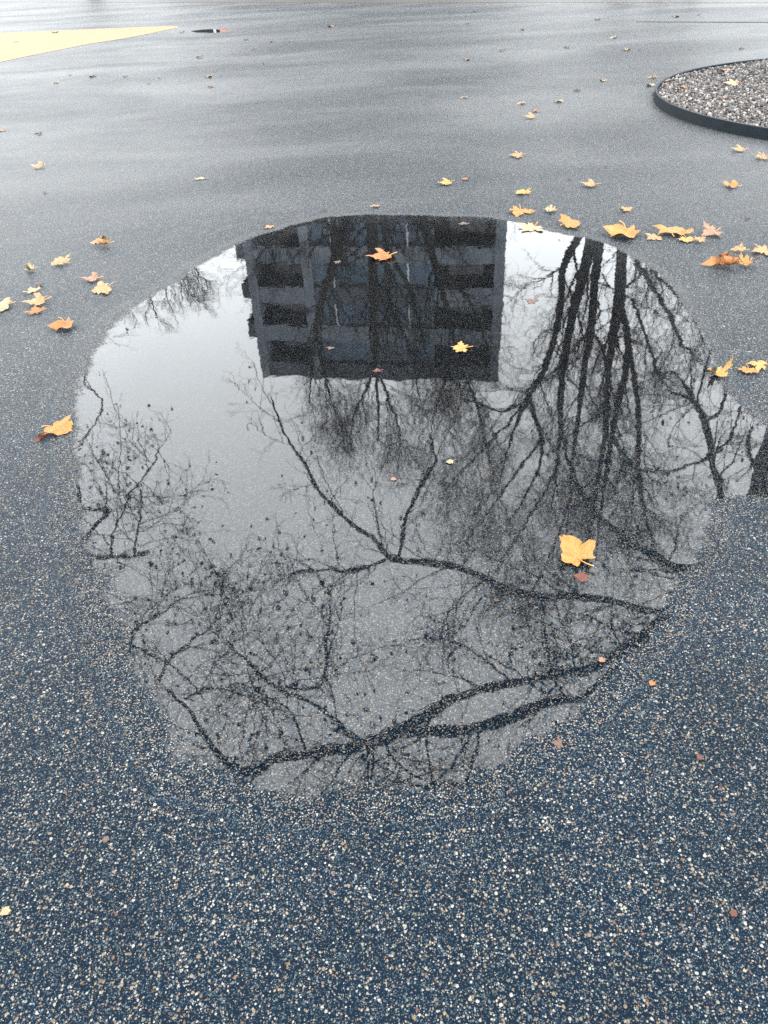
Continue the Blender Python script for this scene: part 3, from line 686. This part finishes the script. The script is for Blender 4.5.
def leaf_mesh(seed, cup, fold, wave, roll=0.0, simple_=False, drop=0, shape='half', bend=0.0):
    g_ = np.random.default_rng(seed); sh = dict(half=half, broad=broad, scrap=scrap)[shape]
    rt = [(x * g_.uniform(.82, 1.1), y * g_.uniform(.88, 1.1)) for x, y in sh]; lt = [(-x * g_.uniform(.75, 1.15), y * g_.uniform(.88, 1.1)) for x, y in sh[1:-1]]
    if drop == 1: lt = [(x * .55, y) for x, y in lt]
    if drop == 2: rt = [(x * .8, y * (.75 if y > .5 else 1)) for x, y in rt]; lt = [(x, y * (.75 if y > .5 else 1)) for x, y in lt]
    o = np.array(rt + lt[::-1]); c = np.array([0, .22]); n = len(o)
    # densify
    o2 = []
    for i in range(n):
        o2.append(o[i]); o2.append((o[i] + o[(i + 1) % n]) / 2 + g_.normal(0, .008, 2))
    o = np.array(o2) if not simple_ else o; n = len(o)
    rings = [1, .86, .7, .52, .34, .17] if not simple_ else [1, .6, .3]
    V = np.concatenate([c + (o - c) * s for s in rings] + [c[None]]); nr = len(rings)
    Q = [[k * n + i, k * n + (i + 1) % n, (k + 1) * n + (i + 1) % n, (k + 1) * n + i] for k in range(nr - 1) for i in range(n)]
    T = [[(nr - 1) * n + i, (nr - 1) * n + (i + 1) % n, nr * n] for i in range(n)]
    x, y = V[:, 0], V[:, 1]; r2 = x ** 2 + (y - .22) ** 2
    ph = g_.uniform(0, 6.28, 4); an = np.arctan2(y - .1, x)
    z = cup * r2 + fold * np.abs(x) + wave * np.sqrt(r2) * np.sin(an * 5 + ph[0]) + wave * .6 * r2 * np.sin(an * 9 + ph[1]) + .5 * wave * np.sin(x * 4 + ph[2]) * np.sin(y * 5 + ph[3])
    # veins
    vein = np.zeros(len(V))
    for va in (90, 40, 140, -15, 195):
        dv = np.array([math.cos(R(va)), math.sin(R(va))]); pr = V @ dv; ds = np.abs(V @ np.array([-dv[1], dv[0]]))
        vein = np.maximum(vein, np.where(pr > 0, np.clip(1 - ds / .045, 0, 1), 0))
    P3 = np.c_[x, y, z]
    if roll:   # roll one side over
        k = roll; w0 = .10 + .06 * np.sin(P3[:, 1] * 4)
        t = np.clip(np.abs(P3[:, 0]) - w0, 0, None) ; a = t * k * (1 + .25 * P3[:, 1]) ; kk = k * (1 + .25 * P3[:, 1]); sg = np.sign(P3[:, 0])
        nx = np.where(t > 0, sg * (w0 + np.sin(a) / kk), P3[:, 0]); nz = P3[:, 2] + np.where(t > 0, (1 - np.cos(a)) / kk, 0)
        P3 = np.c_[nx, P3[:, 1], nz]
    if bend: P3[:, 2] += bend * np.clip(P3[:, 1] - .1, 0, None) ** 2 * (1 if bend > 0 else 1)
    mn = np.percentile(P3[:, 2], 3); P3[:, 2] -= mn; P3[:, 2] = np.maximum(P3[:, 2], 0.0)
    me = mesh_np('blade', P3, [np.array(Q), np.array(T)])
    at_ = me.attributes.new('vein', 'FLOAT', 'POINT'); at_.data.foreach_set('value', vein.astype(np.float32))
    base = P3[0]
    st = np.array([[base[0], base[1] + .15, base[2] + .015], base + [0, 0, .02], base + [.03, -.18, .05], base + [.10, -.36, .07], base + [.20, -.5, .06]])
    Vt, Qt = tubes(catmull(st, 4, False)[None], np.linspace(.013, .022, 17)[None], 6)
    ms = mesh_np('stalk', Vt, [Qt])
    return me, ms
KINDS = {}
def kind_meshes(k):
    tab = dict(flat=(1, .03, .02, .04, 0, False, 0), flat2=(2, -.03, .04, .05, 0, False, 2), cup=(3, .14, .04, .07, 0, False, 0), wavy=(4, .05, -.04, .11, 0, False, 1),
               fold=(5, .08, .22, .07, 0, False, 0), roll=(6, .0, .0, .07, 5.0, False, 0), curl=(8, .22, .25, .10, 1.6, False, 2), sheet=(9, 0.0, 0.0, .008, 0, False, 0), arch=(10, -.22, -.05, .08, 0, False, 0),
               broad=(21, -.10, .02, .09, 0, False, 0, 'broad', -.10), broad2=(22, .12, .06, .10, 0, False, 1, 'broad', .12), broad3=(23, -.05, .16, .08, 0, False, 0, 'broad', -.15), flatscrap=(25, 0, 0, .006, 0, False, 0, 'scrap'), scrap=(24, .05, .1, .05, 0, True, 0, 'scrap'),
               small=(11, .15, .1, .14, 0, True, 0), small2=(12, -.2, .3, .12, 0, True, 1))
    if k not in KINDS: KINDS[k] = leaf_mesh(*tab[k])
    return KINDS[k]
STALK = simple('leaf stalk', (0.35, 0.16, 0.04), .6, .3, .2, 5)
mesh_cache = {}
def leaf(px, py, wpx, col, kind, rot, label, tilt=0.0, z=0.0, group=None, squash=1.0):
    p = gp(px, py, z + .004 + (.002 if wpx < 20 else .004)); slant = np.linalg.norm(p - [0, 0, H])
    size = wpx * slant / F / 1.75
    o = empty('fallen_leaf', tuple(p), R(rot)); o.rotation_euler = (R(tilt), R(tilt * .4), R(rot))
    if kind in ('sheet', 'flatscrap'): o.location.z = 0.0052 if z == 0 else z
    if (py < 330 and wpx >= 13 or wpx > 44) and kind not in ('sheet', 'flatscrap'):      # curled leaves stand up a little
        tl = R(5 + (px * 7 + py * 3) % 9)
        o.rotation_euler = (mathutils.Matrix.Rotation(tl, 3, 'X') @ mathutils.Matrix.Rotation(R(rot), 3, 'Z')).to_euler()
        o.location.z += .45 * size * math.sin(tl)
    o.scale = (size * squash, size, size)
    tag(o, label, 'leaf', group)
    key = (kind, col)
    if key not in mesh_cache:
        a_, b_ = kind_meshes(kind); me_ = a_.copy(); me_.materials.append(LM[col]); mesh_cache[key] = (me_, b_)
    me_, b_ = mesh_cache[key]
    bl_ = bpy.data.objects.new('blade', me_); COL.objects.link(bl_); bl_.parent = o
    if wpx >= 12 and kind not in ('sheet', 'flatscrap', 'scrap'):
        s_ = bpy.data.objects.new('stalk', b_); COL.objects.link(s_); s_.parent = o
        if not b_.materials: b_.materials.append(STALK)
    return o
LEAVES = [
 # in the puddle
 (464,348,28,'yellow','flat2',75,'bright yellow star-shaped leaf floating on the mirrored tower block'),
 (387,258,34,'orange','wavy',95,'ragged orange leaf floating on the mirrored windows of the tower block'),
 (579,562,47,'golden','broad2',28,'large golden leaf floating over the dark branches in the right of the puddle'),
 (586,577,26,'rust','flatscrap',70,'rust red leaf half under water just below the large golden one'),
 (393,480,11,'pink','scrap',-20,'small peach leaf floating in the middle of the puddle'),
 (452,462,14,'pale','scrap',80,'small cream leaf floating right of the peach leaf in the puddle'),
 (535,301,17,'dull','sheet',50,'sodden pinkish leaf under water right of the mirrored tower block'),
 (378,371,11,'rust','sheet',10,'small rust leaf under water at the mirrored roof edge'),
 (331,347,9,'dull','sheet',160,'tiny sodden leaf under water in the left of the mirrored tower block'),
 (464,224,12,'dull','sheet',0,'sodden brownish leaf at the top rim of the puddle'),
 (339,262,9,'dull','sheet',60,'tiny peach leaf under water left of the ragged orange one'),
 (603,659,12,'pink','scrap',130,'small orange scrap of leaf at the lower right rim of the puddle'),
 # upper right group
 (625,232,42,'golden','broad2',170,'largest golden leaf of the row on the upper right rim of the puddle'),
 (656,237,18,'tan','flat',120,'small ochre leaf wedged between the two big golden ones at the rim'),
 (672,235,31,'golden','broad3',-30,'golden leaf with a raised orange lobe, second big one of the row'),
 (686,239,20,'yellow','flat2',170,'yellow leaf right of the golden one with the raised lobe'),
 (701,242,13,'tan','small',30,'small ochre leaf just below the pinkish curled leaf'),
 (715,233,23,'pink','fold',110,'pinkish curled leaf at the right end of the rim row'),
 (743,252,16,'tan','small2',70,'small ochre leaf above the long curled brown one'),
 (766,251,22,'tan','cup',100,'pale golden leaf cut by the right edge of the photo'),
 (730,265,36,'orange','roll',85,'long rolled orange brown leaf lying right of the puddle'),
 (748,264,24,'golden','curl',120,'crumpled golden leaf touching the long rolled one'),
 (716,373,27,'yellow','curl',200,'bent yellow leaf on the right rim of the puddle'),
 (748,369,22,'golden','flat2',150,'flat golden leaf near the right edge beside the bent yellow one'),
 (763,366,22,'yellow','arch',60,'yellow leaf overlapping the flat golden one at the right edge'),
 (627,211,14,'tan','small',15,'small tan leaf lying above the largest golden leaf'),
 (520,211,24,'golden','cup',160,'golden leaf with pointed lobes just above the top rim'),
 (525,194,17,'yellow','fold',30,'cupped yellow leaf above the pointed golden one'),
 (553,211,16,'pale','small',80,'small pale yellow leaf between the rim leaves above the puddle'),
 (534,227,28,'pale','flat',130,'pale yellow leaf lying half on the top rim of the puddle'),
 (565,226,24,'golden','broad3',-70,'folded golden leaf on the rim right of the pale yellow one'),
 (449,184,18,'yellow','wavy',95,'yellow ragged leaf above the puddle, larger of a pair'),
 (465,180,10,'orange','small2',0,'small orange leaf, smaller of the pair above the puddle'),
 (593,186,20,'tan','wavy',70,'tan leaf with a curled lobe alone above the rim leaves'),
 (520,156,16,'tan','cup',85,'tan yellow leaf alone between the gravel bed and the puddle'),
 (735,187,17,'golden','broad2',60,'golden leaf below the gravel bed near the right edge'),
 (742,151,16,'tan','wavy',75,'tan leaf just below the steel ring of the gravel bed'),
 (764,158,14,'tan','small',100,'tan leaf at the right edge below the gravel bed'),
 # left group
 (107,245,22,'tan','roll',80,'tan rolled leaf, farthest of the leaves left of the puddle'),
 (64,264,20,'tan','fold',50,'tan folded leaf with an upright lobe left of the puddle'),
 (33,270,15,'pale','curl',100,'pale curled leaf with a dark shadow near the left edge'),
 (96,280,23,'pink','wavy',85,'peach leaf, upper one of a touching pair left of the puddle'),
 (107,289,23,'tan','broad',115,'tan leaf, lower one of a touching pair left of the puddle'),
 (33,292,15,'pale','cup',30,'pale leaf beside a rust one near the left edge'),
 (38,286,9,'rust','small2',0,'small rust leaf leaning on the pale one near the left edge'),
 (8,306,22,'pale','broad',90,'pale tan leaf cut by the left edge of the photo'),
 (43,303,28,'tan','wavy',100,'wide tan leaf resting against an orange one near the left edge'),
 (36,313,17,'orange','cup',20,'orange leaf just below the wide tan one near the left edge'),
 (65,324,29,'orange','broad2',205,'orange and tan leaf with a folded middle, nearest of the left cluster'),
 (54,428,32,'golden','broad3',250,'curled golden leaf alone at the left rim of the puddle'),
 (45,436,18,'rust','roll',150,'rust underside piece under the curled golden leaf at the left rim'),
 (269,228,12,'tan','small',10,'small tan leaf touching the upper left rim near the tower block'),
 (377,207,11,'tan','small2',60,'small tan leaf above the top rim of the puddle'),
 # lower ground
 (653,682,12,'orange','scrap',140,'small orange leaf on the asphalt below the puddle to the right'),
 (701,758,11,'rust','flatscrap',20,'small flat rust scrap on the asphalt at lower right'),
 (734,915,12,'rust','flatscrap',-10,'small rust scrap on the asphalt near the lower right corner'),
 (107,840,11,'dull','flatscrap',50,'faded brown scrap on the asphalt at lower left'),
 (8,909,15,'pale','flatscrap',130,'cream scrap on the asphalt near the lower left edge'),
 (561,743,14,'dull','sheet',80,'faded leaf print on the asphalt below the right rim'),
 (67,886,6,'tan','scrap',0,'tiny yellow scrap on the asphalt at lower left'),
 # far ones
 (41,168,15,'tan','wavy',80,'tan leaf alone in the upper left of the asphalt'),
 (200,179,13,'pale','sheet',0,'flattened white leaf on the asphalt above the puddle'),
 (2,131,8,'tan','small',40,'small tan leaf on the far left edge'),
 (212,87,9,'orange','small2',70,'small orange leaf, nearer of two in line below the far puddle'),
 (211,77,9,'tan','small',100,'small tan leaf, farther of two in line below the far puddle'),
 (200,58,9,'brown','small2',50,'small brown leaf between the far puddle and two tan ones'),
 (94,77,8,'brown','small',70,'dark small leaf in the damp streak at upper left'),
 (57,83,8,'pale','small2',80,'pale small leaf left of the dark one at upper left'),
 (41,134,9,'brown','small2',95,'dark thin leaf at upper left above the lone tan one'),
 (332,27,8,'orange','small',60,'orange leaf alone at the far top middle'),
 (246,40,5,'brown','small',0,'brown speck of leaf right below the far puddle'),
 (253,50,5,'brown','small2',20,'dark speck of leaf below the brown one by the far puddle'),
 (272,42,5,'orange','small',90,'orange speck of leaf right of the far puddle'),
 (55,33,6,'brown','small',10,'dark leaf lying on the yellow paint'),
 (181,33,6,'brown','small2',10,'dark leaf between the yellow paint tip and the far puddle'),
 (126,77,5,'brown','small',40,'dark speck of leaf at upper left of the asphalt'),
 (524,30,6,'orange','small',60,'orange leaf, farthest of three near the top middle right'),
 (502,51,7,'rust','small2',20,'rust leaf left of the far tan ones'),
 (469,60,8,'tan','small',80,'tan leaf left and below the far rust one'),
 (568,48,8,'brown','small2',40,'brown leaf right of the far rust one'),
 (598,20,6,'brown','small',0,'brown speck of leaf at the far top right'),
 (616,38,8,'pale','small2',80,'pale leaf above the gravel bed, left of a pair'),
 (628,50,9,'pale','small',100,'pale leaf above the gravel bed, right of a pair'),
 (678,17,8,'pink','small',70,'pinkish leaf at the top right beyond the gravel bed'),
 (466,98,8,'tan','small2',60,'tan leaf alone left of the gravel bed, toward the middle'),
 (604,81,8,'tan','small',20,'tan leaf a little left of the gravel bed'),
 (579,91,8,'brown','small2',90,'brown leaf left of the gravel bed below a tan one'),
 (524,104,10,'tan','small2',70,'tan leaf above two close ones, left of the gravel bed'),
 (561,102,11,'pale','small',60,'pale leaf with a dark edge left of the gravel bed'),
 (537,111,9,'orange','small',140,'orange leaf, upper of two close ones left of the gravel bed'),
 (533,118,14,'tan','wavy',85,'tan leaf, lower of two close ones left of the gravel bed'),
 (655,78,10,'tan','small2',60,'tan leaf leaning behind the steel ring tip'),
 (652,86,11,'pale','small',40,'pale leaf against the outside of the steel ring tip'),
 (655,94,8,'brown','small2',10,'brown leaf at the foot of the steel ring tip'),
 (658,100,6,'rust','small',40,'rust scrap below the steel ring tip'),
]
for L_ in LEAVES: leaf(*L_)
for L_ in [(726,70,10,'golden','cup',20,'golden leaf on the gravel, farthest of the bed'), (735,84,15,'pale','flat',80,'pale yellow leaf lying flat on the gravel'),
           (684,88,10,'tan','small',50,'tan leaf on the gravel near the ring tip'), (671,81,8,'pink','small2',80,'pinkish leaf on the gravel at the ring tip'), (725,98,8,'pink','small2',20,'reddish scrap of leaf on the gravel, nearest the front')]:
    leaf(*L_, z=.085)
# specks of grit and crumbs on the asphalt
for i, (x_, y_, w_) in enumerate([(148,84,4),(264,64,3),(326,210,6),(16,42,3),(473,12,4),(467,24,4),(700,15,4),(640,50,3),(690,50,4),(740,49,6),(605,167,4),(748,219,5),(290,42,3),(160,78,4),(70,75,4),(44,193,4),(84,297,5),(570,180,4),(560,240,3),(600,340,3)]):
    leaf(x_, y_, w_, 'brown', 'small' if i % 2 else 'small2', i * 67, 'dark crumb of a leaf on the asphalt', group='dark leaf crumbs scattered on the asphalt')

# ------------------------------------------------------------------ light
SUN_EL, SUN_AZ = 42, 150
wd = bpy.data.worlds.new('World'); scene.world = wd; wd.use_nodes = True
nt = wd.node_tree; nt.nodes.clear(); N = NT(nt)
sky = N.n('ShaderNodeTexSky'); sky.sky_type = 'NISHITA'; sky.sun_disc = False
sky.sun_elevation = R(SUN_EL); sky.sun_rotation = R(SUN_AZ); sky.air_density = 1.0; sky.dust_density = 4.0; sky.ozone_density = 1.0
hs = N.n('ShaderNodeHueSaturation'); hs.inputs['Saturation'].default_value = 0.22; N.l(sky.outputs[0], hs.inputs['Color'])
# overcast: an even cloud deck, brighter overhead, mottled
tc = N.n('ShaderNodeTexCoord'); sx = N.n('ShaderNodeSeparateXYZ'); N.l(tc.outputs['Generated'], sx.inputs[0])
zz = N.math('MAXIMUM', sx.outputs[2], 0.0)
cl = N.noise(tc.outputs['Generated'], 2.2, 5, 0.55)
lum = N.math('MULTIPLY', N.math('MULTIPLY_ADD', zz, SKYG[1] if 'SKYG' in globals() else 7.0, 10.0), N.rng(cl.outputs[0], .3, .7, .93, 1.07))
vs = N.n('ShaderNodeVectorMath', operation='SCALE'); vs.inputs[0].default_value = (0.95, 1.0, 1.035); N.l(lum, vs.inputs['Scale'])
cm = N.mix(0.8, hs.outputs[0], vs.outputs[0])
bg = N.n('ShaderNodeBackground'); N.l(cm, bg.inputs[0]); bg.inputs[1].default_value = 0.10
wo = N.n('ShaderNodeOutputWorld'); N.l(bg.outputs[0], wo.inputs[0])
sd = bpy.data.lights.new('sun', 'SUN'); sd.energy = 0.8; sd.angle = R(25); sd.color = (1.0, .96, .9)
so_ = bpy.data.objects.new('sun', sd); COL.objects.link(so_)
az = R(SUN_AZ); el = R(SUN_EL)
dirv = mathutils.Vector((math.sin(az) * math.cos(el), math.cos(az) * math.cos(el), math.sin(el)))
so_.rotation_euler = dirv.to_track_quat('Z', 'Y').to_euler()
vsn = scene.view_settings; vsn.view_transform = 'Standard'; vsn.look = 'None'; vsn.gamma = 1; vsn.exposure = 2.34; vsn.use_curve_mapping = False
scene.cycles.max_bounces = 6; scene.cycles.caustics_reflective = False; scene.cycles.caustics_refractive = False
scene.cycles.use_denoising = False
